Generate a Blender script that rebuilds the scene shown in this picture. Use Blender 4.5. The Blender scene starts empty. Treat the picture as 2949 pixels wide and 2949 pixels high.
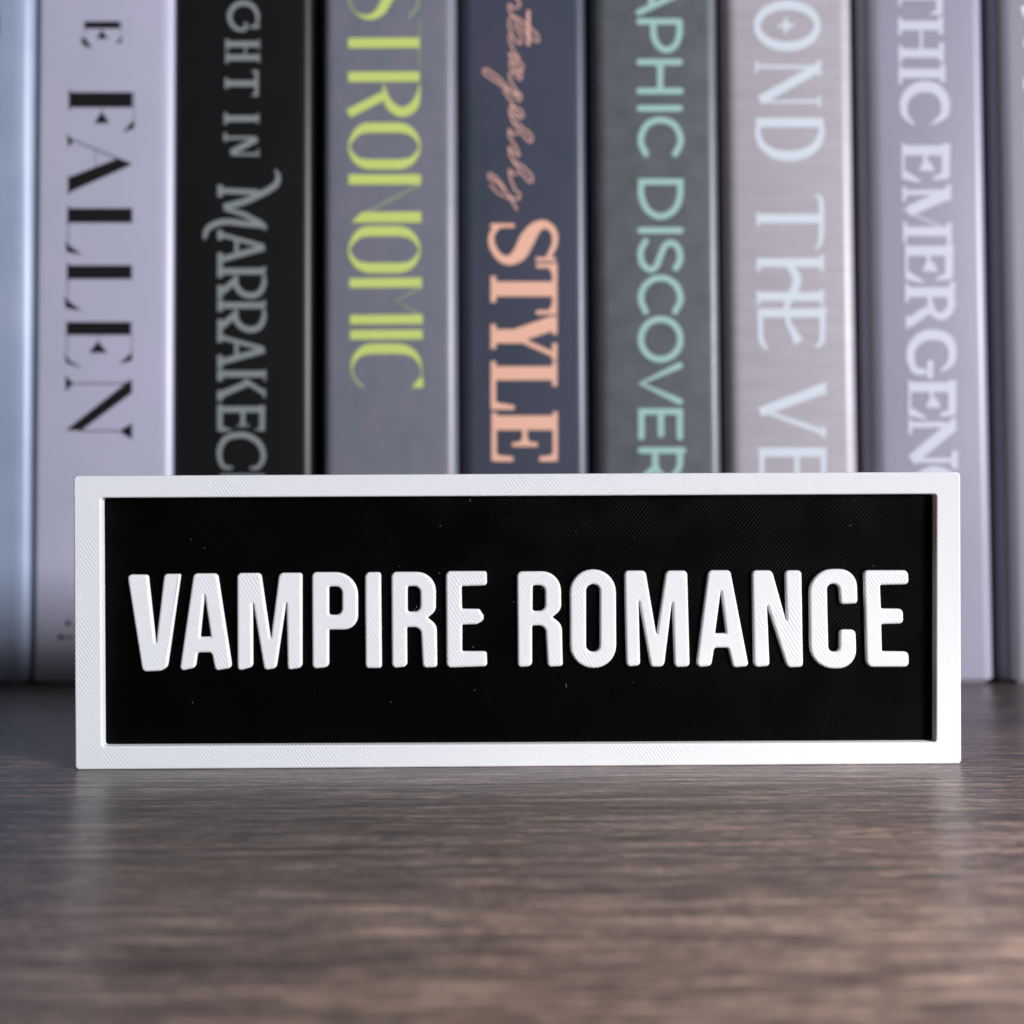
import bpy, bmesh, math, random
from mathutils import Vector, Matrix
random.seed(7)
SC = bpy.context.scene
COL = SC.collection

# ------------------------------------------------------------------ camera
FW = 2949.0; FP = 1.05 * FW; CC = FW / 2
PITCH = math.radians(1.7); YAW = -0.00816; ROLL = -0.00503
CAM = Vector((-0.00261, -0.18432, 0.03796))
cd = bpy.data.cameras.new('camera'); cam = bpy.data.objects.new('camera', cd); COL.objects.link(cam)
rot = Matrix.Rotation(YAW, 3, 'Z') @ Matrix.Rotation(PITCH, 3, 'X') @ Matrix.Rotation(math.radians(90), 3, 'X') @ Matrix.Rotation(ROLL, 3, 'Z')
cam.matrix_world = Matrix.Translation(CAM) @ rot.to_4x4()
cd.sensor_width = 36; cd.lens = 36 * 1.05; cd.clip_start = 0.005; cd.clip_end = 50
cd.dof.use_dof = True; cd.dof.focus_distance = 0.1760; cd.dof.aperture_fstop = 14
SC.camera = cam

# ------------------------------------------------------------------ light
w = bpy.data.worlds.new('World'); SC.world = w; w.use_nodes = True
bg = w.node_tree.nodes['Background']; bg.inputs[0].default_value = (0.78, 0.70, 0.68, 1); bg.inputs[1].default_value = 0.075

def area(name, loc, target, sx, sy, power, color):
    l = bpy.data.lights.new(name, 'AREA'); l.shape = 'RECTANGLE'; l.size = sx; l.size_y = sy; l.energy = power; l.color = color
    o = bpy.data.objects.new(name, l); COL.objects.link(o); o.location = loc
    o.rotation_euler = (Vector(target) - Vector(loc)).to_track_quat('-Z', 'Y').to_euler()
    return o
AZ = math.radians(47); EL = math.radians(12.5); DL = 2.6
area('window_light', (math.sin(AZ) * math.cos(EL) * DL, -math.cos(AZ) * math.cos(EL) * DL, math.sin(EL) * DL + .03), (0, .03, .03), .60, .46, 92, (0.95, 0.955, 1.0))
rl = area('foreground_fill_light', (.34, -.42, .30), (.07, -.212, 0), .30, .06, .92, (1.0, 0.87, 0.77))  # added warm fill with no known source, brightens the shelf foreground
rl.data.spread = math.radians(24)
SC.view_settings.view_transform = 'Standard'; SC.view_settings.look = 'None'
SC.view_settings.exposure = 0; SC.view_settings.gamma = 1
SC.cycles.max_bounces = 8

# ------------------------------------------------------------------ helpers
def ray(px, py):
    return (rot @ Vector(((px - CC) / FP, -(py - CC) / FP, -1))).normalized()
def hit(px, py, p0, n):
    d = ray(px, py); return CAM + d * ((p0 - CAM).dot(n) / d.dot(n))

def mat(name, color, rough=.5, spec=.5):
    m = bpy.data.materials.new(name); m.use_nodes = True
    b = m.node_tree.nodes['Principled BSDF']
    b.inputs['Base Color'].default_value = (*color, 1); b.inputs['Roughness'].default_value = rough
    b.inputs['Specular IOR Level'].default_value = spec
    return m
def N(m, t, **kw):
    n = m.node_tree.nodes.new(t)
    for k, v in kw.items():
        if k in n.inputs: n.inputs[k].default_value = v
        else: setattr(n, k, v)
    return n
def L(m, a, b): m.node_tree.links.new(a, b)
def bsdf(m): return m.node_tree.nodes['Principled BSDF']
def coords(m, scale=(1, 1, 1), rotz=(0, 0, 0)):
    tc = N(m, 'ShaderNodeTexCoord'); mp = N(m, 'ShaderNodeMapping')
    mp.inputs['Scale'].default_value = scale; mp.inputs['Rotation'].default_value = rotz
    L(m, tc.outputs['Object'], mp.inputs['Vector']); return mp.outputs['Vector']
def ramp(m, fac, stops):
    r = N(m, 'ShaderNodeValToRGB'); e = r.color_ramp.elements
    while len(e) < len(stops): e.new(.5)
    for i, (p, c) in enumerate(stops):
        e[i].position = p; e[i].color = (*c, 1) if len(c) == 3 else c
    L(m, fac, r.inputs['Fac']); return r.outputs['Color']
def math_(m, op, a, b):
    n = N(m, 'ShaderNodeMath', operation=op)
    for i, v in enumerate((a, b)):
        if isinstance(v, (int, float)): n.inputs[i].default_value = v
        else: L(m, v, n.inputs[i])
    return n.outputs[0]
def bump(m, h, strength, dist):
    b = N(m, 'ShaderNodeBump'); b.inputs['Strength'].default_value = strength; b.inputs['Distance'].default_value = dist
    L(m, h, b.inputs['Height']); L(m, b.outputs['Normal'], bsdf(m).inputs['Normal'])

def link(name, me, m, parent=None, mw=None, smooth=False):
    o = bpy.data.objects.new(name, me); COL.objects.link(o)
    if m: me.materials.clear(); me.materials.append(m)
    if parent: o.parent = parent
    if mw is not None: o.matrix_local = mw
    if smooth:
        for p in me.polygons: p.use_smooth = True
        me.set_sharp_from_angle(angle=math.radians(40))
    return o

def fillet(pts):
    """closed contour [(x, y, r), ...] -> rounded polygon"""
    out = []; n = len(pts)
    for i in range(n):
        p = Vector(pts[i][:2]); a = Vector(pts[i - 1][:2]); b = Vector(pts[(i + 1) % n][:2]); r = pts[i][2]
        va = a - p; vb = b - p; la, lb = va.length, vb.length
        if r < 1e-9: out.append(p); continue
        va.normalize(); vb.normalize()
        ang = math.acos(max(-1, min(1, va.dot(vb))))
        if ang > 3.1: out.append(p); continue
        t = min(r / math.tan(ang / 2), la * .49, lb * .49)
        p0 = p + va * t; p1 = p + vb * t
        k = 7
        # circular-ish arc through a quadratic/cubic blend
        h = 4 / 3 * math.tan((math.pi - ang) / 4) * t * math.tan(ang / 2) if ang > .05 else t * .5
        h = min(h, t)
        c0 = p0 - va * h; c1 = p1 - vb * h
        for j in range(k + 1):
            s = j / k
            out.append(p0 * (1 - s) ** 3 + c0 * 3 * s * (1 - s) ** 2 + c1 * 3 * s * s * (1 - s) + p1 * s ** 3)
    return out

def solid_from_contours(name, contours, extrude, bevel, res=2):
    """contours in the XZ plane (x, z) metres; returns mesh with its front at y=-extrude-bevel ... back at +"""
    cu = bpy.data.curves.new(name, 'CURVE'); cu.dimensions = '2D'; cu.fill_mode = 'BOTH'
    cu.extrude = extrude; cu.bevel_depth = bevel; cu.bevel_resolution = res; cu.offset = -bevel
    for c in contours:
        s = cu.splines.new('POLY'); s.points.add(len(c) - 1); s.use_cyclic_u = True
        for i, p in enumerate(c): s.points[i].co = (p[0], p[1], 0, 1)
    o = bpy.data.objects.new('tmp', cu); COL.objects.link(o)
    dg = bpy.context.evaluated_depsgraph_get()
    me = bpy.data.meshes.new_from_object(o.evaluated_get(dg)); me.name = name
    bpy.data.objects.remove(o); bpy.data.curves.remove(cu)
    me.transform(Matrix.Rotation(math.radians(90), 4, 'X'))   # (x, y, z) -> (x, -z, y): curve's +z face looks to -Y
    return me

# ------------------------------------------------------------------ shelf
def shelf_mat():
    m = mat('shelf_wood', (.1, .08, .07), .36, .42)
    def nz(scale, detail=3, rough=.6, dist=0., off=0.):
        n = N(m, 'ShaderNodeTexNoise'); n.inputs['Scale'].default_value = 1; n.inputs['Detail'].default_value = detail
        n.inputs['Roughness'].default_value = rough; n.inputs['Distortion'].default_value = dist
        L(m, coords(m, scale), n.inputs['Vector']); return n.outputs[0]
    broad = nz((5, 45, 45), 3); plank = nz((24, 560, 560), 5, .75, .05); fine = nz((100, 950, 950), 4, .8); pore = nz((420, 1900, 1900), 3, .75); cross = nz((700, 700, 700), 3, .7)
    s = math_(m, 'MULTIPLY', broad, .10)
    for t_, k in ((plank, .32), (fine, .32), (pore, .18), (cross, .08)): s = math_(m, 'ADD', s, math_(m, 'MULTIPLY', t_, k))
    c = ramp(m, s, [(.41, (.005, .004, .004)), (.46, (.046, .033, .029)), (.51, (.112, .083, .073)), (.56, (.32, .238, .205))])
    L(m, c, bsdf(m).inputs['Base Color'])
    h = math_(m, 'ADD', math_(m, 'MULTIPLY', fine, .8), math_(m, 'ADD', math_(m, 'MULTIPLY', pore, .7), math_(m, 'MULTIPLY', cross, .5)))
    bump(m, h, .7, .00020)
    L(m, ramp(m, plank, [(.3, (.36,) * 3), (.7, (.24,) * 3)]), bsdf(m).inputs['Roughness'])
    return m
def box_mesh(name, x0, x1, y0, y1, z0, z1, bev=0):
    bm = bmesh.new(); bmesh.ops.create_cube(bm, size=1)
    for v in bm.verts:
        v.co = Vector(((x0 + x1) / 2 + v.co.x * (x1 - x0), (y0 + y1) / 2 + v.co.y * (y1 - y0), (z0 + z1) / 2 + v.co.z * (z1 - z0)))
    if bev: bmesh.ops.bevel(bm, geom=bm.edges[:], offset=bev, segments=2, affect='EDGES')
    me = bpy.data.meshes.new(name); bm.to_mesh(me); bm.free(); return me
shelf = link('shelf', box_mesh('shelf', -.75, .75, -.165, .32, -.022, 0, .0008), shelf_mat()); shelf['kind'] = 'structure'
backing_m = mat('gap_backing_dark', (.05, .047, .045), .8)
nz = N(backing_m, 'ShaderNodeTexNoise'); nz.inputs['Scale'].default_value = 60; bump(backing_m, nz.outputs[0], .2, .0005)
gap_backing = link('gap_backing', box_mesh('gap_backing', -.75, .75, .32, .34, -.3, .6), backing_m); gap_backing['kind'] = 'structure'  # unseen dark slab added to stop light leaking between the books

# ------------------------------------------------------------------ sign
SIGN_H = .0499; TILT = 0.0332
sign = bpy.data.objects.new('sign', None); COL.objects.link(sign)
sign.matrix_world = Matrix.Rotation(TILT, 4, 'X')
sign['label'] = 'white framed black plaque with raised white letters VAMPIRE ROMANCE on the shelf'
sign['category'] = 'sign'
SMW = Matrix.Rotation(TILT, 4, 'X'); SINV = SMW.inverted(); SN = SMW.to_3x3() @ Vector((0, 1, 0))
def sign_pt(px, py, y=0.):
    p = hit(px, py, SMW @ Vector((0, y, 0)), SN); q = SINV @ p; return Vector((q.x, q.z))

def plastic(name, color, rough, ang, spacing, strength, dist, blot=.35, spec=.5):
    m = mat(name, color, rough, spec)
    tc = N(m, 'ShaderNodeTexCoord'); sp = N(m, 'ShaderNodeSeparateXYZ'); L(m, tc.outputs['Object'], sp.inputs[0])
    ns = N(m, 'ShaderNodeTexNoise'); ns.inputs['Scale'].default_value = 160; ns.inputs['Detail'].default_value = 2; L(m, tc.outputs['Object'], ns.inputs['Vector'])
    k = 2 * math.pi / spacing
    a = math_(m, 'MULTIPLY', sp.outputs[0], math.cos(ang) * k); b = math_(m, 'MULTIPLY', sp.outputs[2], math.sin(ang) * k)
    ph = math_(m, 'ADD', math_(m, 'ADD', a, b), math_(m, 'MULTIPLY', ns.outputs[0], 4.5))
    s = math_(m, 'ABSOLUTE', math_(m, 'SINE', math_(m, 'MULTIPLY', ph, .5), 0), 0)
    nb = N(m, 'ShaderNodeTexNoise'); nb.inputs['Scale'].default_value = 420; nb.inputs['Detail'].default_value = 3; L(m, tc.outputs['Object'], nb.inputs['Vector'])
    nl = N(m, 'ShaderNodeTexNoise'); nl.inputs['Scale'].default_value = 70; nl.inputs['Detail'].default_value = 2; L(m, tc.outputs['Object'], nl.inputs['Vector'])
    mod = ramp(m, nl.outputs[0], [(.38, (.15,) * 3), (.62, (1,) * 3)])
    h = math_(m, 'ADD', math_(m, 'MULTIPLY', s, mod), math_(m, 'MULTIPLY', nb.outputs[0], blot))
    bump(m, h, strength, dist)
    return m
M_WHITE = plastic('white_plastic', (.765, .785, .815), .5, math.radians(35), .00050, .34, .00009, 1.0, .12)
M_LETTER = plastic('white_letter_plastic', (.81, .83, .855), .46, math.radians(32), .00056, .32, .00010, 1.3, .15)
M_BLACK = plastic('black_plastic', (.0010, .0009, .0012), .38, math.radians(-38), .00052, .8, .00016, .12, .06)

def pxrect(l, t, r, b, rad):
    return fillet([(l, t, rad), (r, t, rad), (r, b, rad), (l, b, rad)])
W2 = .0755; T = .0042; DEPTH = .014; BEV = .00028
outer = fillet([(-W2, 0, .0007), (W2, 0, .0007), (W2, SIGN_H, .0007), (-W2, SIGN_H, .0007)])
ins = [sign_pt(290, 1433.5), sign_pt(2697, 1422.6), sign_pt(2696, 2137.5), sign_pt(294, 2149.5)]
inner = fillet([(p.x, p.y, .0005) for p in ins])
me = solid_from_contours('frame', [[(p.x, p.y) for p in outer], [(p.x, p.y) for p in inner]], DEPTH / 2 - BEV, BEV, 3)
me.transform(Matrix.Translation((0, DEPTH / 2, 0)))
link('frame', me, M_WHITE, sign, smooth=True)
REC = .0017
link('back_panel', box_mesh('back_panel', -W2 + .002, W2 - .002, REC, REC + .008, .002, SIGN_H - .002), M_BLACK, sign)

A_ = (200, 1340, 2.76); B_ = (800, 1340, 2.76); C_ = (1400, 1340, 2.76); D_ = (2100, 1340, 2.76)
SIGN_LETTERS = [
 (A_, [(454,868,30),(622,870,20),(683,1432,3),(748,864,28),(882,864,10),(776,1606,45),(720,1636,60),(576,1644,34)]),
 (A_, [(982,860,32),(1175,860,30),(1290,1612,32),(1155,1636,26),(1126,1490,25),(1015,1490,18),(998,1610,35),(870,1640,24)], [(1070,1026,1),(1120,1362,4),(1036,1366,8)]),
 (A_, [(1328,857,32),(1520,857,28),(1597,1390,3),(1662,855,38),(1848,855,20),(1848,1610,36),(1730,1630,22),(1722,1075,2),(1642,1615,36),(1545,1632,25),(1453,1075,2),(1456,1605,34),(1332,1638,24)]),
 (B_, [(268,850,32),(635,850,160),(635,1308,150),(405,1308,8),(405,1605,38),(272,1622,30)], [(405,965,12),(508,965,80),(508,1190,65),(405,1190,18)]),
 (B_, [(690,850,36),(818,850,20),(825,1615,22),(693,1615,26)]),
 (B_, [(900,848,36),(1255,848,150),(1255,1160,80),(1190,1212,3),(1262,1272,80),(1266,1606,22),(1150,1612,26),(1134,1288,90),(1025,1288,12),(1028,1602,36),(905,1616,30)], [(1030,962,14),(1130,962,75),(1132,1165,55),(1030,1165,18)]),
 (B_, [(1333,842,34),(1660,842,18),(1662,956,24),(1460,962,10),(1463,1142,12),(1602,1143,20),(1622,1176,6),(1636,1196,5),(1633,1228,6),(1612,1248,16),(1580,1265,20),(1465,1268,10),(1465,1480,12),(1660,1480,20),(1664,1600,24),(1340,1612,32)]),
 (C_, [(243,845,36),(592,842,150),(598,1150,80),(527,1208,3),(602,1268,80),(610,1598,22),(488,1606,28),(470,1275,80),(365,1275,12),(366,1598,36),(250,1608,26)], [(370,955,14),(468,955,75),(468,1158,60),(368,1160,18)]),
 (C_, [(664,828,175),(1032,828,175),(1036,1614,178),(668,1614,178)], [(795,946,54),(903,946,54),(903,1484,54),(795,1484,54)]),
 (C_, [(1098,838,30),(1268,838,34),(1356,1355,3),(1428,838,36),(1600,838,30),(1620,1602,30),(1496,1608,30),(1481,1068,2),(1416,1602,38),(1308,1606,28),(1212,1058,2),(1226,1592,28),(1114,1606,30)]),
 (C_, [(1766,835,34),(1943,835,32),(2090,1600,26),(1962,1610,28),(1925,1452,20),(1815,1452,20),(1792,1596,34),(1668,1610,32)], [(1868,996,1),(1908,1336,6),(1822,1338,8)]),
 (D_, [(181,836,30),(343,836,38),(458,1248,2),(443,836,26),(577,836,28),(590,1604,26),(462,1612,44),(303,1108,2),(324,1598,28),(196,1608,32)]),
 (D_, [(636,825,190),(1016,825,185),(1024,1100,26),(885,1106,24),(872,943,60),(780,943,60),(792,1484,52),(878,1484,52),(878,1306,26),(1008,1308,34),(1018,1618,180),(644,1618,190)]),
 (D_, [(1070,835,32),(1424,835,32),(1432,948,30),(1203,952,10),(1210,1140,12),(1384,1142,32),(1388,1260,30),(1213,1264,10),(1218,1480,12),(1428,1482,32),(1434,1604,34),(1092,1606,48)]),
]
for spec in SIGN_LETTERS:
    ox, oy, s = spec[0]; cs = []
    for c in spec[1:]:
        rs = 1 / (s * 16.93e3)
        w_ = [sign_pt(ox + p[0] / s, oy + p[1] / s, .0009) for p in c]
        cs.append([(p.x, p.y) for p in fillet([(w_[i].x, w_[i].y, c[i][2] * 1.15 * rs) for i in range(len(c))])])
    b = .00042; hh = .0010
    me = solid_from_contours('letter', cs, hh / 2 - b, b, 3)
    me.transform(Matrix.Translation((0, .0009 + hh / 2, 0)))
    link('letter', me, M_LETTER, sign, smooth=True)

# stray plastic whiskers and dust left on the panel
bits = bmesh.new()
for (px, py, ln, an) in [(551,1553,3,.3),(589,1577,4,.8),(1265,1650,4,2.2),(1150,1630,3,.5),(1354,1440,8,1.5),(1268,1515,5,2.0),(1200,1748,9,1.0),(1193,1757,6,.3),(1630,1974,12,1.9),(1363,1863,8,.5),(1325,1842,4,1.2),
        (1560,1695,5,.9),(1826,1549,4,2.4),(1822,1965,3,.4),(555,2022,4,1.4),(1126,2022,5,.2),(1366,1987,4,1.6),(2448,1513,6,.1),(2515,1630,5,.6),(1480,1733,4,.2),(1658,1530,4,.3),(744,1700,5,1.6),(1100,1807,6,1.3)]:
    p = sign_pt(px, py, REC); r_ = .00006; l_ = ln / 16.93e3
    d = Vector((math.cos(an), 0, math.sin(an))); q_ = Vector((-d.z, 0, d.x))
    c_ = Vector((p.x, REC - .00012, p.y)); ring = []
    for t_ in (-1, -.2, .6, 1):
        k_ = c_ + d * (t_ * l_ / 2) + q_ * (.00005 * math.sin(t_ * 3 + px)); w_ = r_ * (1.1 - abs(t_) * .5)
        ring.append([bits.verts.new(k_ + q_ * w_), bits.verts.new(k_ + Vector((0, -w_, 0))), bits.verts.new(k_ - q_ * w_), bits.verts.new(k_ + Vector((0, .00012, 0)))])
    for a_, b_ in zip(ring, ring[1:]):
        for i in range(4): bits.faces.new((a_[i], a_[(i + 1) % 4], b_[(i + 1) % 4], b_[i]))
    bits.faces.new(ring[0]); bits.faces.new(ring[-1][::-1])
bmesh.ops.recalc_face_normals(bits, faces=bits.faces[:])
me = bpy.data.meshes.new('plastic_whiskers'); bits.to_mesh(me); bits.free()
wh = link('plastic_whiskers', me, mat('whisker_plastic', (.16, .155, .15), .5), sign); wh['kind'] = 'stuff'

# ------------------------------------------------------------------ books
PL = Vector((-.13524, .11316, 0)); PR = Vector((.12739, .10375, 0))
ROWANG = math.atan2(PR.y - PL.y, PR.x - PL.x)
RD = (PR - PL).normalized(); RN = Vector((-RD.y, RD.x, 0))      # into the shelf
def row_u(px, py=1370.):
    p = hit(px, py, PL, RN); return (p - PL).dot(RD)

WMUL = 1.0
def stroke(pts, widths, smooth=True, k=6):
    """variable-width ribbon -> list of quads/tri polygons in crop coordinates"""
    P = [Vector(p) for p in pts]; W = list(widths) if hasattr(widths, '__len__') else [widths] * len(P)
    W = [x * WMUL for x in W]
    closed = (P[0] - P[-1]).length < 1e-6
    if smooth and len(P) > 2:
        Q = []; V = []; n = len(P)
        for i in range(n - 1):
            if closed: a = P[i - 1] if i else P[-2]; d = P[i + 2] if i + 2 < n else P[1]
            else: a = P[i - 1] if i else P[0] * 2 - P[1]; d = P[i + 2] if i + 2 < n else P[-1] * 2 - P[-2]
            b, c = P[i], P[i + 1]
            for j in range(k):
                t = j / k
                Q.append(.5 * ((2 * b) + (c - a) * t + (2 * a - 5 * b + 4 * c - d) * t * t + (3 * b - a - 3 * c + d) * t ** 3))
                V.append(W[i] * (1 - t) + W[i + 1] * t)
        Q.append(P[-1]); V.append(W[-1]); P, W = Q, V
    Lf, Rt = [], []
    for i, p in enumerate(P):
        if closed and i in (0, len(P) - 1): d = P[1] - P[-2]
        else: d = P[min(i + 1, len(P) - 1)] - P[max(i - 1, 0)]
        n_ = Vector((-d.y, d.x)).normalized() * (W[i] / 2)
        Lf.append(p + n_); Rt.append(p - n_)
    return [[Lf[i], Lf[i + 1], Rt[i + 1], Rt[i]] for i in range(len(P) - 1)]
def bar(x0, y0, x1, y1, w): return stroke([(x0, y0), (x1, y1)], w, False)
def poly(*p): return [[Vector(q) for q in p]]
def dot(x, y, r, n=12): return [[Vector((x + r * math.cos(2 * math.pi * i / n), y + r * math.sin(2 * math.pi * i / n))) for i in range(n)]]
def rnd(pts, w, smooth=True):       # ribbon with round caps
    W = w if hasattr(w, '__len__') else [w] * len(pts)
    return [stroke(pts, W, smooth), dot(*pts[0], W[0] / 2), dot(*pts[-1], W[-1] / 2)]
def sh(sts, dx, dy): return [[[p + Vector((dx, dy)) for p in f] for f in s] for s in sts]

def lettering(name, crop, sts, book, u0, m):
    """print the outlines on the spine: thin raised foil film, one mesh per word"""
    ox, oy, s = crop; verts, faces = [], []
    for i, st in enumerate(sts):
        lift = .00006 + i * .000003
        for f in st:
            k = len(verts)
            for p in f:
                h_ = hit(ox + p.x / s, oy + p.y / s, PL - RN * 0, RN)
                verts.append(((h_ - PL).dot(RD) - u0, -lift, h_.z))
            faces.append(list(range(k, k + len(f))))
    me = bpy.data.meshes.new(name); me.from_pydata(verts, [], faces)
    bm = bmesh.new(); bm.from_mesh(me)
    for f in bm.faces:
        f.normal_update()
        if f.normal.y > 0: f.normal_flip()
    bm.to_mesh(me); bm.free()
    return link(name, me, m, book)

def cover_mat(name, c1, c2, c3, scale, rough=.36, weave=None, bumpd=.00005):
    m = mat(name, c1, rough, .5)
    v = coords(m, scale)
    n1 = N(m, 'ShaderNodeTexNoise'); n1.inputs['Scale'].default_value = 1; n1.inputs['Detail'].default_value = 5; n1.inputs['Roughness'].default_value = .6
    L(m, v, n1.inputs['Vector'])
    L(m, ramp(m, n1.outputs[0], [(.32, c2), (.5, c1), (.68, c3)]), bsdf(m).inputs['Base Color'])
    tc = N(m, 'ShaderNodeTexCoord')
    if weave == 'linen':
        mp = N(m, 'ShaderNodeMapping'); mp.inputs['Scale'].default_value = (300, 300, 1800); L(m, tc.outputs['Object'], mp.inputs[0])
        n2 = N(m, 'ShaderNodeTexNoise'); n2.inputs['Scale'].default_value = 1; L(m, mp.outputs[0], n2.inputs['Vector'])
    else:
        n2 = N(m, 'ShaderNodeTexNoise'); n2.inputs['Scale'].default_value = 1800; L(m, tc.outputs['Object'], n2.inputs['Vector'])
    bump(m, n2.outputs[0], .35, bumpd)
    return m
M_PAGES = mat('page_paper', (.7, .66, .58), .8)
_v = coords(M_PAGES, (1500, 2, 2)); _n = N(M_PAGES, 'ShaderNodeTexNoise'); L(M_PAGES, _v, _n.inputs['Vector']); bump(M_PAGES, _n.outputs[0], .5, .0002)

def make_book(pxl, pxr, ypx, height, depth, rl, rr, m, label, lift=0., setback=0.):
    u0, u1 = row_u(pxl, ypx), row_u(pxr, ypx); w_ = u1 - u0
    root = bpy.data.objects.new('book', None); COL.objects.link(root)
    root.matrix_world = Matrix.Translation(PL + RD * u0 + RN * setback) @ Matrix.Rotation(ROWANG, 4, 'Z')
    root['label'] = label; root['category'] = 'book'; root['group'] = 'row of hardback books'
    # cover: one U-shaped shell with a rounded spine, boards 2.6 mm thick
    t = .0026
    prof = [(0, depth)]
    for i in range(9):
        a = math.pi + (math.pi / 2) * i / 8; prof.append((rl + rl * math.cos(a), (rl + rl * math.sin(a)) * .95))
    for i in range(9):
        a = -math.pi / 2 + (math.pi / 2) * i / 8; prof.append((w_ - rr + rr * math.cos(a), (rr + rr * math.sin(a)) * .75))
    prof.append((w_, depth)); prof += [(w_ - t, depth), (w_ - t, .0045), (w_ - .005, t), (.005, t), (t, .0045), (t, depth)]
    zs = [(.0000, .0012), (.0014, 0), (height - .0006, 0), (height, .0006)]
    cx = w_ / 2; vv = []; ff = []; n = len(prof)
    for z, inset in zs:
        for (x, y) in prof:
            vv.append((x + (inset if x < cx and y < depth - .001 and x < .0025 else (-inset if x > w_ - .0025 and y < depth - .001 else 0)), y + (inset if y < .002 else 0), z))
    for k in range(3):
        for i in range(n):
            j = (i + 1) % n; ff.append((k * n + i, k * n + j, (k + 1) * n + j, (k + 1) * n + i))
    ff.append(tuple(range(n - 1, -1, -1))); ff.append(tuple(3 * n + i for i in range(n)))
    me = bpy.data.meshes.new('cover'); me.from_pydata(vv, [], ff)
    bm = bmesh.new(); bm.from_mesh(me); bmesh.ops.recalc_face_normals(bm, faces=bm.faces[:]); bmesh.ops.triangulate(bm, faces=[f for f in bm.faces if len(f.verts) > 4]); bm.to_mesh(me); bm.free()
    link('cover', me, m, root, smooth=True)
    link('page_block', box_mesh('page_block', t + .0001, w_ - t - .0001, .0048, depth - .004, .003, height - .003), M_PAGES, root)
    return root, u0

M0 = cover_mat('cover_blue_grey', (.30, .36, .50), (.26, .32, .45), (.35, .41, .54), (40, 40, 25))
M1 = cover_mat('cover_lavender', (.475, .475, .61), (.45, .46, .575), (.50, .485, .64), (30, 30, 30))
M2 = cover_mat('cover_black', (.006, .006, .007), (.005, .005, .006), (.007, .0065, .008), (60, 60, 60), .40)
M3 = cover_mat('cover_slate', (.185, .195, .240), (.160, .182, .212), (.215, .195, .250), (160, 160, 95))
M4 = cover_mat('cover_navy', (.060, .068, .102), (.052, .064, .090), (.070, .070, .110), (50, 50, 50))
M5 = cover_mat('cover_charcoal', (.118, .128, .140), (.095, .105, .112), (.135, .143, .165), (150, 150, 150), bumpd=.0001)
M6 = cover_mat('cover_mauve', (.46, .425, .475), (.43, .395, .445), (.49, .46, .52), (50, 50, 320), weave='linen')
M7 = cover_mat('cover_lilac', (.335, .325, .415), (.315, .31, .39), (.35, .34, .435), (40, 40, 20))
M8 = cover_mat('cover_pale_grey', (.31, .31, .375), (.295, .295, .355), (.325, .325, .39), (40, 40, 20))
def ink(name, c, r=.5): 
    m = mat(name, c, r); n = N(m, 'ShaderNodeTexNoise'); n.inputs['Scale'].default_value = 900; bump(m, n.outputs[0], .2, .00003); return m
I_BLACK = ink('black_ink', (.006, .006, .007)); I_SILVER = ink('grey_green_ink', (.25, .285, .29)); I_LIME = ink('lime_ink', (.62, .73, .20), .4)
I_ROSE = ink('rose_ink', (.92, .52, .42)); I_PEACH = ink('peach_ink', (.92, .52, .38)); I_MINT = ink('mint_ink', (.36, .58, .53)); I_PALE = ink('pale_blue_ink', (.68, .74, .82))
I_LILAC = ink('pale_lilac_ink', (.64, .65, .75)); I_WHITE = ink('white_ink', (.85, .85, .9)); I_DARK = ink('dark_ink', (.05, .06, .08))
HB = .245
b0, u0 = make_book(-290, 89, 1400, HB, .17, .003, .0058, M0, 'blue grey book cut off by the left edge of the picture', setback=-.0012)
b1, u1 = make_book(96, 499, 1370, HB, .17, .0022, .0042, M1, 'pale lavender book with big black FALLEN lettering down its spine', setback=-.0005)
b2, u2 = make_book(502, 897, 1370, HB, .17, .001, .0028, M2, 'black book with grey MARRAKECH lettering down its spine')
b3, u3 = make_book(927, 1317, 1370, HB, .17, .0032, .0036, M3, 'slate grey book with tall lime green STRONOMIC lettering down its spine')
b4, u4 = make_book(1326, 1694, 1370, HB, .17, .0040, .0030, M4, 'dark navy book with peach script and the word STYLE down its spine')
b5, u5 = make_book(1709, 2079, 1370, HB, .17, .0045, .0030, M5, 'charcoal grey book with mint green DISCOVER lettering down its spine')
b6, u6 = make_book(2096, 2474, 1370, HB, .17, .0040, .0036, M6, 'pinkish mauve book with pale blue lettering and a small star in the O')
b7, u7 = make_book(2500, 2852, 1370, HB, .17, .0050, .0030, M7, 'lilac grey book with pale raised looking EMERGEN lettering', setback=-.0008)
b8, u8 = make_book(2880, 3270, 1370, HB, .17, .0045, .0035, M8, 'pale grey book cut off by the right edge of the picture', setback=-.0022)

# --- blue grey book: only the ends of its letters reach the picture
F0 = (0, 0, 1)
lettering('title_word', F0, [bar(-120, 52, 4, 52, 18), bar(-120, 100, 4, 100, 18), bar(-3, 44, -3, 110, 14), bar(-110, 310, 2, 310, 20), bar(-110, 372, 2, 372, 20)], b0, u0, I_DARK)
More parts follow.
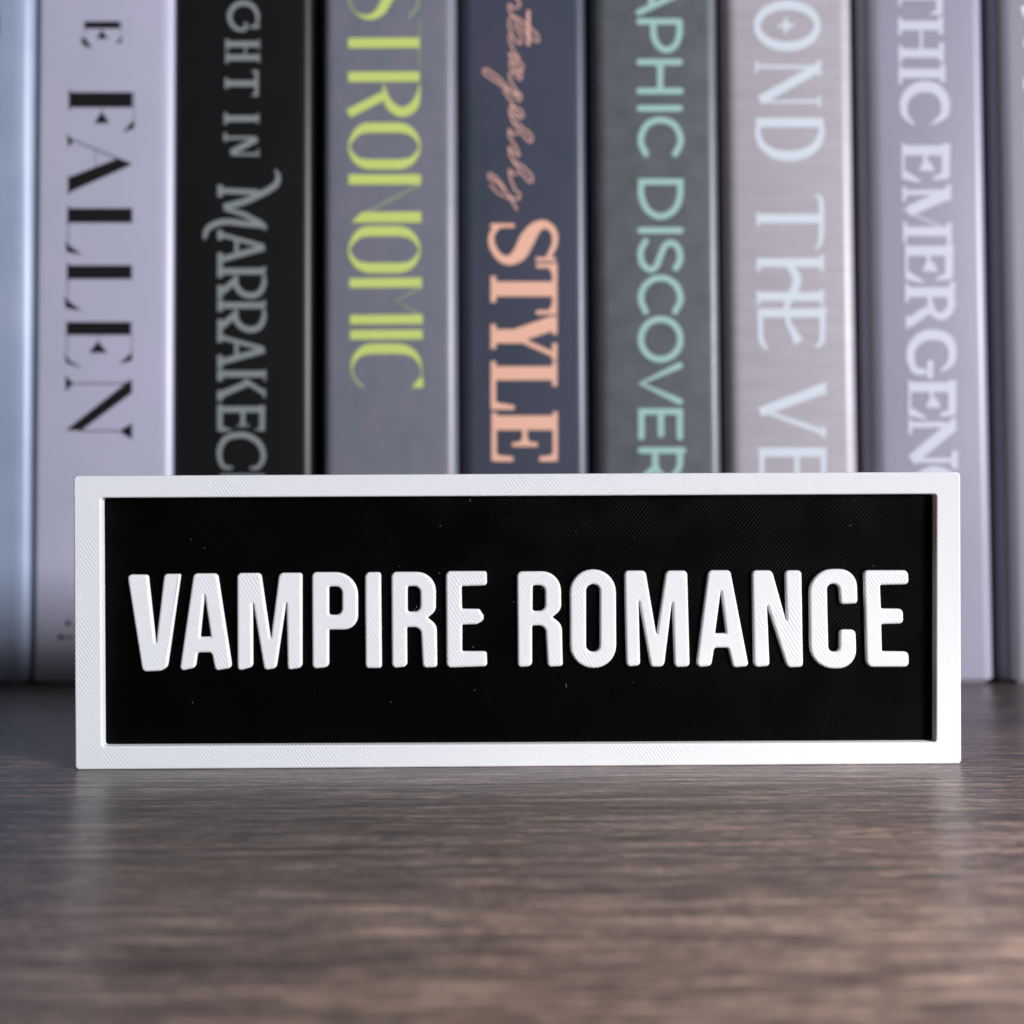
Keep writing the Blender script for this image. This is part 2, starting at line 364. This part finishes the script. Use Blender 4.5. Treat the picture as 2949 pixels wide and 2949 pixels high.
# --- FALLEN
C1 = (0, 0, 1.932); C4 = (0, 900, 2.76); C5 = (0, 0, 3.864)
lettering('title_word', C5, [bar(948, 288, 1345, 288, 78), bar(958, 250, 958, 480, 5), bar(1358, 250, 1358, 480, 5), bar(1140, 320, 1140, 440, 5),
    poly((905, 430), (960, 440), (1035, 545), (940, 520)), poly((1290, 500), (1365, 415), (1365, 480)), poly((1140, 345), (1085, 440), (1215, 440))], b1, u1, I_BLACK)
lettering('title_word', C1, [
    bar(392, 560, 742, 560, 84), bar(392, 502, 392, 622, 8), bar(750, 518, 750, 720, 3), poly((685, 742), (750, 718), (752, 668)), poly((570, 625), (530, 690), (615, 690)), bar(571, 600, 571, 680, 3),
    poly((383, 768), (732, 912), (738, 922), (384, 774)), poly((378, 748), (412, 795), (385, 822)), poly((655, 887), (742, 918), (388, 1075), (388, 990)), bar(536, 835, 536, 940, 3), bar(388, 985, 388, 1085, 8),
    bar(385, 1202, 738, 1202, 80), bar(385, 1150, 385, 1260, 8), bar(738, 1158, 738, 1248, 5), bar(384, 1240, 384, 1380, 3), poly((370, 1345), (392, 1370), (462, 1420), (378, 1405)),
    bar(383, 1517, 736, 1517, 76), bar(383, 1466, 383, 1570, 8), bar(736, 1475, 736, 1560, 5), bar(382, 1550, 382, 1690, 3), poly((365, 1655), (390, 1680), (460, 1732), (372, 1715))], b1, u1, I_BLACK)
lettering('title_word', C4, [
    bar(535, 130, 1045, 130, 104), bar(540, 70, 540, 350, 5), bar(1052, 75, 1052, 380, 4), poly((785, 232), (715, 322), (862, 322)), bar(790, 180, 790, 300, 4), poly((520, 330), (560, 385), (665, 445), (535, 405)), poly((950, 412), (1055, 385), (1060, 318)),
    bar(550, 566, 1040, 566, 9), poly((530, 505), (590, 566), (530, 630)), poly((1052, 528), (1056, 640), (655, 938), (530, 938)), bar(640, 943, 1050, 943, 9), poly((1056, 880), (1056, 1010), (955, 943))], b1, u1, I_BLACK)
G6 = (0, 1700, 3.22)
lettering('publisher_mark', G6, [dot(640, 300, 20), bar(605, 315, 690, 315, 9), bar(640, 268, 640, 330, 9), dot(572, 432, 24), bar(540, 432, 690, 432, 10), dot(655, 432, 14)], b1, u1, I_BLACK)
# --- ...GHT IN MARRAKECH
WMUL = .80
C6 = (500, 0, 3.864); K1 = (540, 460, 4.2); K2 = (540, 920, 4.2)
def serifs(x, ys, w): return [bar(x, a, x, b, w) for a, b in ys]
lettering('title_word', C6, [stroke([(800, 250), (800, 325), (700, 320), (635, 240), (630, 140), (700, 55), (790, 35), (880, 70), (935, 170), (925, 300)], [40, 45, 55, 62, 66, 70, 72, 66, 50, 34]), bar(850, 300, 955, 300, 40),
    bar(600, 492, 950, 492, 78), bar(600, 642, 950, 642, 78), bar(800, 500, 800, 640, 26), bar(595, 435, 595, 560, 40), bar(595, 585, 595, 705, 40), bar(950, 440, 950, 550, 20), bar(950, 590, 950, 700, 20),
    bar(590, 930, 940, 930, 78), bar(925, 790, 925, 1065, 46), bar(590, 870, 590, 985, 44), poly((860, 790), (930, 780), (930, 840)), poly((860, 1065), (930, 1075), (930, 1010))], b2, u2, I_SILVER)
lettering('title_word', C6, [bar(580, 1320, 945, 1320, 80), bar(580, 1255, 580, 1385, 44), bar(940, 1262, 940, 1375, 22),
    bar(590, 1535, 920, 1535, 42), bar(575, 1480, 575, 1575, 40), stroke([(930, 1545), (640, 1700)], [80, 80], False), bar(640, 1718, 940, 1718, 36), bar(940, 1660, 940, 1745, 24)], b2, u2, I_SILVER)
def kR(dy): return sh([bar(400, 1350, 935, 1350, 92), stroke([(925, 1390), (925, 1500), (870, 1610), (760, 1645), (650, 1605), (585, 1510), (590, 1400)], [40, 70, 84, 86, 84, 78, 50]), stroke([(600, 1440), (420, 1600)], [86, 92], False),
    bar(395, 1285, 395, 1425, 78), bar(395, 1520, 395, 1680, 78), bar(935, 1285, 935, 1360, 30)], 0, dy)
def kA(dy): return sh([stroke([(400, 905), (925, 1050)], [62, 66], False), stroke([(400, 1210), (930, 1062)], [86, 90], False), bar(595, 970, 595, 1150, 58), bar(395, 855, 395, 970, 78), bar(395, 1125, 395, 1280, 78)], 0, dy)
lettering('title_word', K1, [bar(400, 375, 860, 395, 78), bar(395, 305, 395, 450, 76),
    stroke([(1062, 120), (1098, 200), (1078, 290), (1000, 355), (880, 420), (690, 505), (440, 575)], [24, 66, 84, 90, 92, 92, 96]),
    stroke([(440, 590), (680, 660), (910, 780)], [50, 76, 70], False), stroke([(930, 800), (700, 775), (480, 750), (330, 780), (235, 850), (205, 960)], [70, 84, 88, 88, 78, 46]), poly((870, 800), (950, 860), (955, 780))]
    + kA(0) + kR(0) + kR(412) + kA(1240) + sh([bar(400, 660, 945, 660, 92), stroke([(690, 735), (930, 890)], [66, 62], False), stroke([(740, 765), (420, 905)], [88, 92], False),
    bar(395, 605, 395, 745, 78), bar(395, 860, 395, 985, 78), bar(938, 605, 938, 745, 28), bar(932, 840, 932, 950, 30),
    bar(400, 1088, 940, 1088, 88), bar(395, 1030, 395, 1350, 76), bar(905, 1040, 905, 1340, 76), bar(672, 1100, 672, 1285, 66), poly((400, 1290), (400, 1360), (560, 1340)), poly((935, 1290), (935, 1350), (800, 1340)), bar(600, 1285, 745, 1285, 28),
    stroke([(545, 1795), (440, 1780), (395, 1690), (395, 1560), (470, 1440), (600, 1400), (720, 1405), (850, 1480), (915, 1600), (910, 1710), (850, 1790), (760, 1800)], [40, 60, 66, 74, 82, 86, 86, 82, 74, 66, 60, 36]),
    bar(400, 1910, 940, 1910, 90), bar(400, 2110, 940, 2110, 90), bar(660, 1910, 660, 2110, 40)], 0, 1932), b2, u2, I_SILVER)
WMUL = 1.0
# --- (GA)STRONOMIC
S1 = (960, 0, 3.22)
def sO(dy): return sh([stroke([(290, 1190), (470, 1185), (650, 1190), (750, 1250), (800, 1360), (745, 1470), (645, 1520), (470, 1525), (300, 1520), (200, 1470), (148, 1360), (200, 1250), (290, 1190)], [92, 94, 92, 54, 14, 54, 92, 94, 92, 54, 14, 54, 92])], 0, dy)
lettering('title_word', S1, [stroke([(620, -160), (520, -40), (440, 100), (330, 160), (210, 120), (150, 20), (150, -80)], [96, 96, 84, 46, 8, 8, 8]), stroke([(800, -80), (780, 60), (700, 160)], [8, 8, 8]),
    bar(138, 400, 795, 396, 92), bar(798, 190, 798, 620, 5), bar(138, 715, 800, 710, 92),
    stroke([(795, 770), (792, 860), (745, 985), (640, 1040), (540, 990), (482, 890), (470, 780)], [6, 30, 84, 92, 84, 56, 6]), stroke([(462, 890), (140, 1055)], [80, 84], False)]
    + sO(0) + [bar(142, 1665, 812, 1665, 94), stroke([(810, 1705), (190, 2035)], [7, 7], False), poly((172, 2064), (262, 1968), (815, 1963), (815, 2064))]
    + sO(960) + sh([bar(150, 758, 820, 752, 88), stroke([(812, 800), (580, 925), (800, 1055)], [7, 7, 7], False), bar(155, 1098, 828, 1092, 86), bar(155, 1238, 828, 1234, 86),
    stroke([(815, 1640), (815, 1540), (760, 1430), (650, 1372), (470, 1367), (310, 1375), (210, 1440), (172, 1550), (205, 1650), (280, 1728)], [8, 12, 56, 92, 94, 92, 50, 14, 12, 12]), poly((725, 1728), (832, 1728), (834, 1630), (796, 1640))], 0, 1868), b3, u3, I_LIME)
# --- (co)ntemporary STYLE
T1 = (1340, 0, 3.117); T2 = (1340, 600, 2.509)
scr = [(430, -60), (490, 40), (440, 75), (395, 40), (400, 100), (470, 200), (560, 310), (645, 375), (650, 320), (540, 215), (440, 150), (392, 190), (410, 290), (455, 370), (500, 390), (500, 320), (430, 210)]
scr2 = [(400, 310), (400, 370), (445, 470), (490, 540), (430, 500), (395, 480), (430, 560), (500, 640), (512, 580), (420, 555), (400, 580), (440, 650), (490, 715), (500, 660), (420, 640), (398, 690), (440, 790), (490, 850), (400, 820), (270, 730), (170, 660), (185, 620), (300, 700), (420, 830), (480, 905), (500, 850), (440, 830)]
scr3 = [(340, 810), (400, 890), (440, 960), (500, 990), (515, 1050), (460, 1055), (400, 1000), (420, 950), (450, 1010), (490, 1040)]
scr4 = [(400, 1010), (430, 1100), (500, 1190), (580, 1275), (595, 1220), (520, 1150), (440, 1090)]
scr5 = [(480, 1200), (420, 1200), (395, 1160), (400, 1230), (460, 1330), (480, 1400), (430, 1370), (395, 1320), (410, 1410), (480, 1520), (580, 1635), (598, 1580), (520, 1500), (430, 1440)]
scr6 = [(480, 1560), (420, 1555), (395, 1520), (410, 1610), (450, 1710), (490, 1740), (470, 1790), (400, 1760), (290, 1640), (215, 1600), (225, 1560), (300, 1620), (380, 1740), (440, 1840), (465, 1890)]
lettering('script_word', T1, [stroke(x, 13) for x in (scr, scr2, scr3, scr4, scr5, scr6)] + [bar(566, 95, 566, 410, 26), stroke([(220, 1650), (290, 1730), (400, 1785)], 11)], b4, u4, I_ROSE)
lettering('title_word', T2, [
    stroke([(240, 125), (192, 190), (195, 270), (245, 350), (320, 375), (395, 325), (450, 220), (510, 140), (580, 118), (640, 170), (645, 260), (600, 355)], [34, 38, 44, 50, 70, 104, 112, 84, 56, 44, 40, 36]),
    bar(182, 125, 355, 125, 28), bar(510, 368, 652, 368, 28),
    bar(195, 583, 640, 583, 106), bar(203, 490, 203, 680, 38), bar(646, 395, 646, 768, 34), bar(512, 415, 650, 415, 30), bar(512, 752, 650, 752, 30), poly((600, 420), (640, 420), (640, 500)), poly((600, 745), (640, 745), (640, 670)),
    bar(195, 925, 400, 925, 100), stroke([(365, 922), (640, 828)], [100, 104], False), stroke([(400, 950), (640, 1058)], [34, 34], False), bar(203, 838, 203, 1015, 38), bar(646, 780, 646, 912, 34), bar(646, 975, 646, 1100, 34),
    bar(200, 1192, 640, 1192, 100), bar(203, 1105, 203, 1455, 36), bar(646, 1110, 646, 1285, 34), poly((205, 1455), (205, 1370), (235, 1405), (355, 1425), (355, 1455)),
    bar(205, 1550, 650, 1550, 104), bar(208, 1475, 208, 1825, 36), bar(650, 1470, 650, 1825, 34), poly((210, 1828), (210, 1740), (240, 1785), (345, 1795), (345, 1828)), poly((650, 1828), (650, 1740), (620, 1785), (535, 1795), (535, 1828)),
    bar(430, 1590, 430, 1700, 36), bar(340, 1706, 522, 1706, 30), poly((385, 1695), (475, 1695), (430, 1640))], b4, u4, I_PEACH)
# --- (GEOGR)APHIC DISCOVERY
D1 = (1780, 0, 2.76); D2 = (1780, 680, 2.76); dd = 680 * 2.76
w5 = 50
q = []
for pts in ([(165, 100), (505, -60)], [(165, -220), (505, -60)]): q += rnd(pts, w5, False)
q += [bar(265, -140, 265, 40, w5)] + rnd([(168, 172), (490, 172)], w5, False) + [stroke([(486, 172), (486, 280), (450, 365), (385, 398), (320, 365), (282, 280), (282, 172)], w5)]
q += rnd([(170, 495), (490, 495)], w5, False) + [bar(335, 495, 335, 725, w5)] + rnd([(170, 725), (495, 725)], w5, False) + rnd([(172, 862), (490, 862)], w5, False)
q += rnd([(220, 1225), (182, 1140), (190, 1060), (240, 985), (335, 955), (435, 985), (485, 1060), (495, 1140), (452, 1225)], w5)
lettering('title_word', D1, q, b5, u5, I_MINT)
q = [bar(160, 1445, 520, 1445, w5), stroke([(185, 1445), (185, 1560), (235, 1670), (338, 1722), (445, 1670), (492, 1560), (492, 1445)], w5)] + rnd([(178, 1832), (495, 1832)], w5, False)
q += sh(rnd([(218, 42), (180, 120), (192, 215), (250, 266), (300, 245), (335, 160), (375, 75), (430, 55), (482, 105), (492, 190), (458, 255)], w5) + rnd([(218, 600), (182, 510), (200, 415), (265, 352), (338, 332), (415, 352), (475, 415), (495, 510), (452, 600)], w5)
    + [stroke([(338 + 157 * math.sin(a * math.pi / 8), 820 - 160 * math.cos(a * math.pi / 8)) for a in range(17)], w5, k=3)]
    + rnd([(490, 1028), (182, 1172), (490, 1315)], w5, False) + [bar(160, 1395, 515, 1395, w5)] + rnd([(185, 1395), (185, 1598)], w5, False) + rnd([(340, 1395), (340, 1575)], w5, False) + rnd([(490, 1395), (490, 1598)], w5, False)
    + rnd([(180, 1703), (515, 1703)], w5, False) + [stroke([(490, 1703), (490, 1810), (455, 1890), (395, 1920), (330, 1890), (295, 1810), (295, 1703)], w5), bar(300, 1830, 170, 1950, w5)], 0, dd)
lettering('title_word', D1, q, b5, u5, I_MINT)
# --- (BEY)OND THE VE(IL)
V1 = (2130, 0, 2.76)
lettering('title_word', V1, [stroke([(378 + 240 * math.cos(a * math.pi / 10), 205 + 165 * math.sin(a * math.pi / 10)) for a in range(21)], [50 + 26 * abs(math.sin(a * math.pi / 10)) for a in range(21)], k=3),
    poly((368, 120), (388, 186), (458, 206), (388, 224), (365, 282), (346, 224), (285, 206), (348, 186)),
    bar(125, 530, 600, 535, 28), stroke([(630, 535), (160, 800)], [76, 76], False), stroke([(170, 812), (625, 805)], [20, 26], False), bar(135, 490, 135, 576, 26), bar(632, 480, 632, 600, 30), bar(632, 762, 632, 850, 26)], b6, u6, I_PALE)
lettering('title_word', V1, [bar(128, 975, 665, 975, 76), stroke([(645, 975), (650, 1060), (605, 1160), (510, 1220), (390, 1240), (270, 1220), (180, 1155), (145, 1070), (150, 975)], [40, 52, 66, 78, 82, 74, 56, 44, 36]),], b6, u6, I_PALE)
lettering('title_word', V1, [bar(140, 1738, 640, 1738, 72), bar(145, 1690, 145, 1800, 24), stroke([(600, 1545), (645, 1590), (648, 1740), (645, 1900), (610, 1985)], [20, 40, 46, 40, 20])]
    + sh([bar(145, 212, 660, 212, 70), bar(148, 175, 148, 280, 28), bar(652, 150, 652, 275, 36),
    stroke([(385, 240), (445, 310), (445, 400), (400, 480), (372, 570), (385, 680), (430, 770), (470, 845)], [40, 70, 72, 62, 48, 42, 56, 84]),
    bar(145, 482, 660, 482, 70), bar(148, 435, 148, 545, 28), bar(652, 425, 652, 540, 36), bar(145, 612, 665, 612, 70), stroke([(160, 580), (165, 740), (175, 840), (220, 900)], [44, 42, 46, 20]), stroke([(660, 560), (655, 740), (650, 840), (600, 885)], [50, 46, 46, 20])], 0, dd), b6, u6, I_PALE)
lettering('title_word', V1, sh([stroke([(670, 1210), (160, 1400)], [80, 76], False), stroke([(220, 1400), (665, 1560)], [30, 42], False), bar(668, 1165, 668, 1262, 34), bar(668, 1515, 668, 1600, 32),
    bar(150, 1718, 690, 1718, 72), bar(175, 1718, 175, 2010, 42), bar(455, 1718, 455, 1960, 44), bar(665, 1718, 665, 2010, 44)], 0, dd), b6, u6, I_PALE)
# --- (GO)THIC EMERGEN(CE)
G1 = (2530, 0, 2.76)
def gE(dx, dy): return sh([bar(180, 1205, 560, 1205, 78), bar(188, 1150, 188, 1430, 24), poly((180, 1380), (215, 1370), (335, 1450), (300, 1458), (195, 1435)), bar(525, 1150, 525, 1410, 66), poly((560, 1340), (545, 1430), (415, 1440), (440, 1405), (500, 1385)),
    bar(362, 1240, 362, 1350, 34), poly((345, 1290), (310, 1365), (440, 1370), (400, 1290))], dx, dy)
lettering('title_word', G1, [bar(150, -20, 500, -20, 60), bar(475, -100, 475, 110, 52), poly((500, 60), (500, 130), (385, 130), (440, 95)), bar(160, -80, 160, 60, 24),
    bar(150, 215, 495, 215, 74), bar(330, 215, 330, 430, 26), bar(155, 435, 500, 435, 70), bar(158, 595, 505, 595, 72),
    bar(160, 150, 160, 290, 30), bar(485, 145, 485, 285, 40), bar(165, 370, 165, 510, 30), bar(490, 350, 490, 500, 40), bar(165, 530, 165, 680, 30), bar(500, 520, 500, 665, 40),
    stroke([(270, 1000), (200, 920), (195, 820), (250, 735), (355, 700), (455, 725), (515, 810), (510, 920), (410, 1000)], [20, 54, 66, 80, 88, 86, 76, 66, 14])], b7, u7, I_LILAC)
lettering('title_word', G1, gE(0, 0) + [bar(190, 1540, 500, 1535, 40), stroke([(545, 1545), (225, 1690)], [90, 84], False), stroke([(180, 1672), (490, 1810)], [14, 14], False), bar(195, 1848, 530, 1848, 74),
    bar(195, 1490, 195, 1610, 30), bar(200, 1770, 200, 1935, 30), bar(545, 1480, 545, 1600, 44), bar(550, 1780, 550, 1940, 44)]
    + gE(25, dd - 1080) + sh([bar(208, 452, 580, 452, 78), stroke([(560, 452), (565, 560), (525, 625), (480, 645), (430, 620), (400, 550), (400, 452)], [60, 66, 66, 56, 56, 50, 26]), stroke([(385, 590), (225, 700)], [70, 76], False),
    bar(215, 380, 215, 530, 30), bar(575, 370, 575, 460, 44), bar(218, 640, 218, 745, 26),
    stroke([(480, 1080), (560, 1010), (575, 910), (530, 820), (420, 790), (320, 815), (255, 890), (245, 980), (280, 1070), (370, 1085)], [16, 60, 70, 80, 86, 80, 72, 64, 56, 50]), stroke([(400, 990), (400, 1135)], [50, 50], False)], 0, dd)
    + gE(48, dd) + sh([bar(235, 1505, 520, 1500, 44), stroke([(590, 1500), (250, 1785)], [92, 88], False), stroke([(260, 1785), (590, 1785)], [34, 40], False), bar(240, 1455, 240, 1580, 30), bar(592, 1710, 592, 1850, 52), bar(585, 1450, 585, 1540, 40),
    stroke([(340, 2120), (262, 2020), (300, 1930), (420, 1870), (540, 1900), (600, 2000), (560, 2110)], [20, 60, 70, 80, 70, 60, 20])], 0, dd), b7, u7, I_LILAC)
# --- pale grey book: only the feet of its letters reach the picture
lettering('title_word', G1, [bar(1118, -30, 1400, -30, 90), bar(1118, 135, 1400, 20, 92), stroke([(1480, 300), (1240, 310), (1160, 370), (1240, 440), (1480, 450)], 66), stroke([(1300, 640), (1180, 640), (1160, 720), (1240, 800), (1400, 760)], 60),
    bar(1145, 960, 1480, 960, 80), bar(1165, 950, 1165, 1180, 50)], b8, u8, I_WHITE)
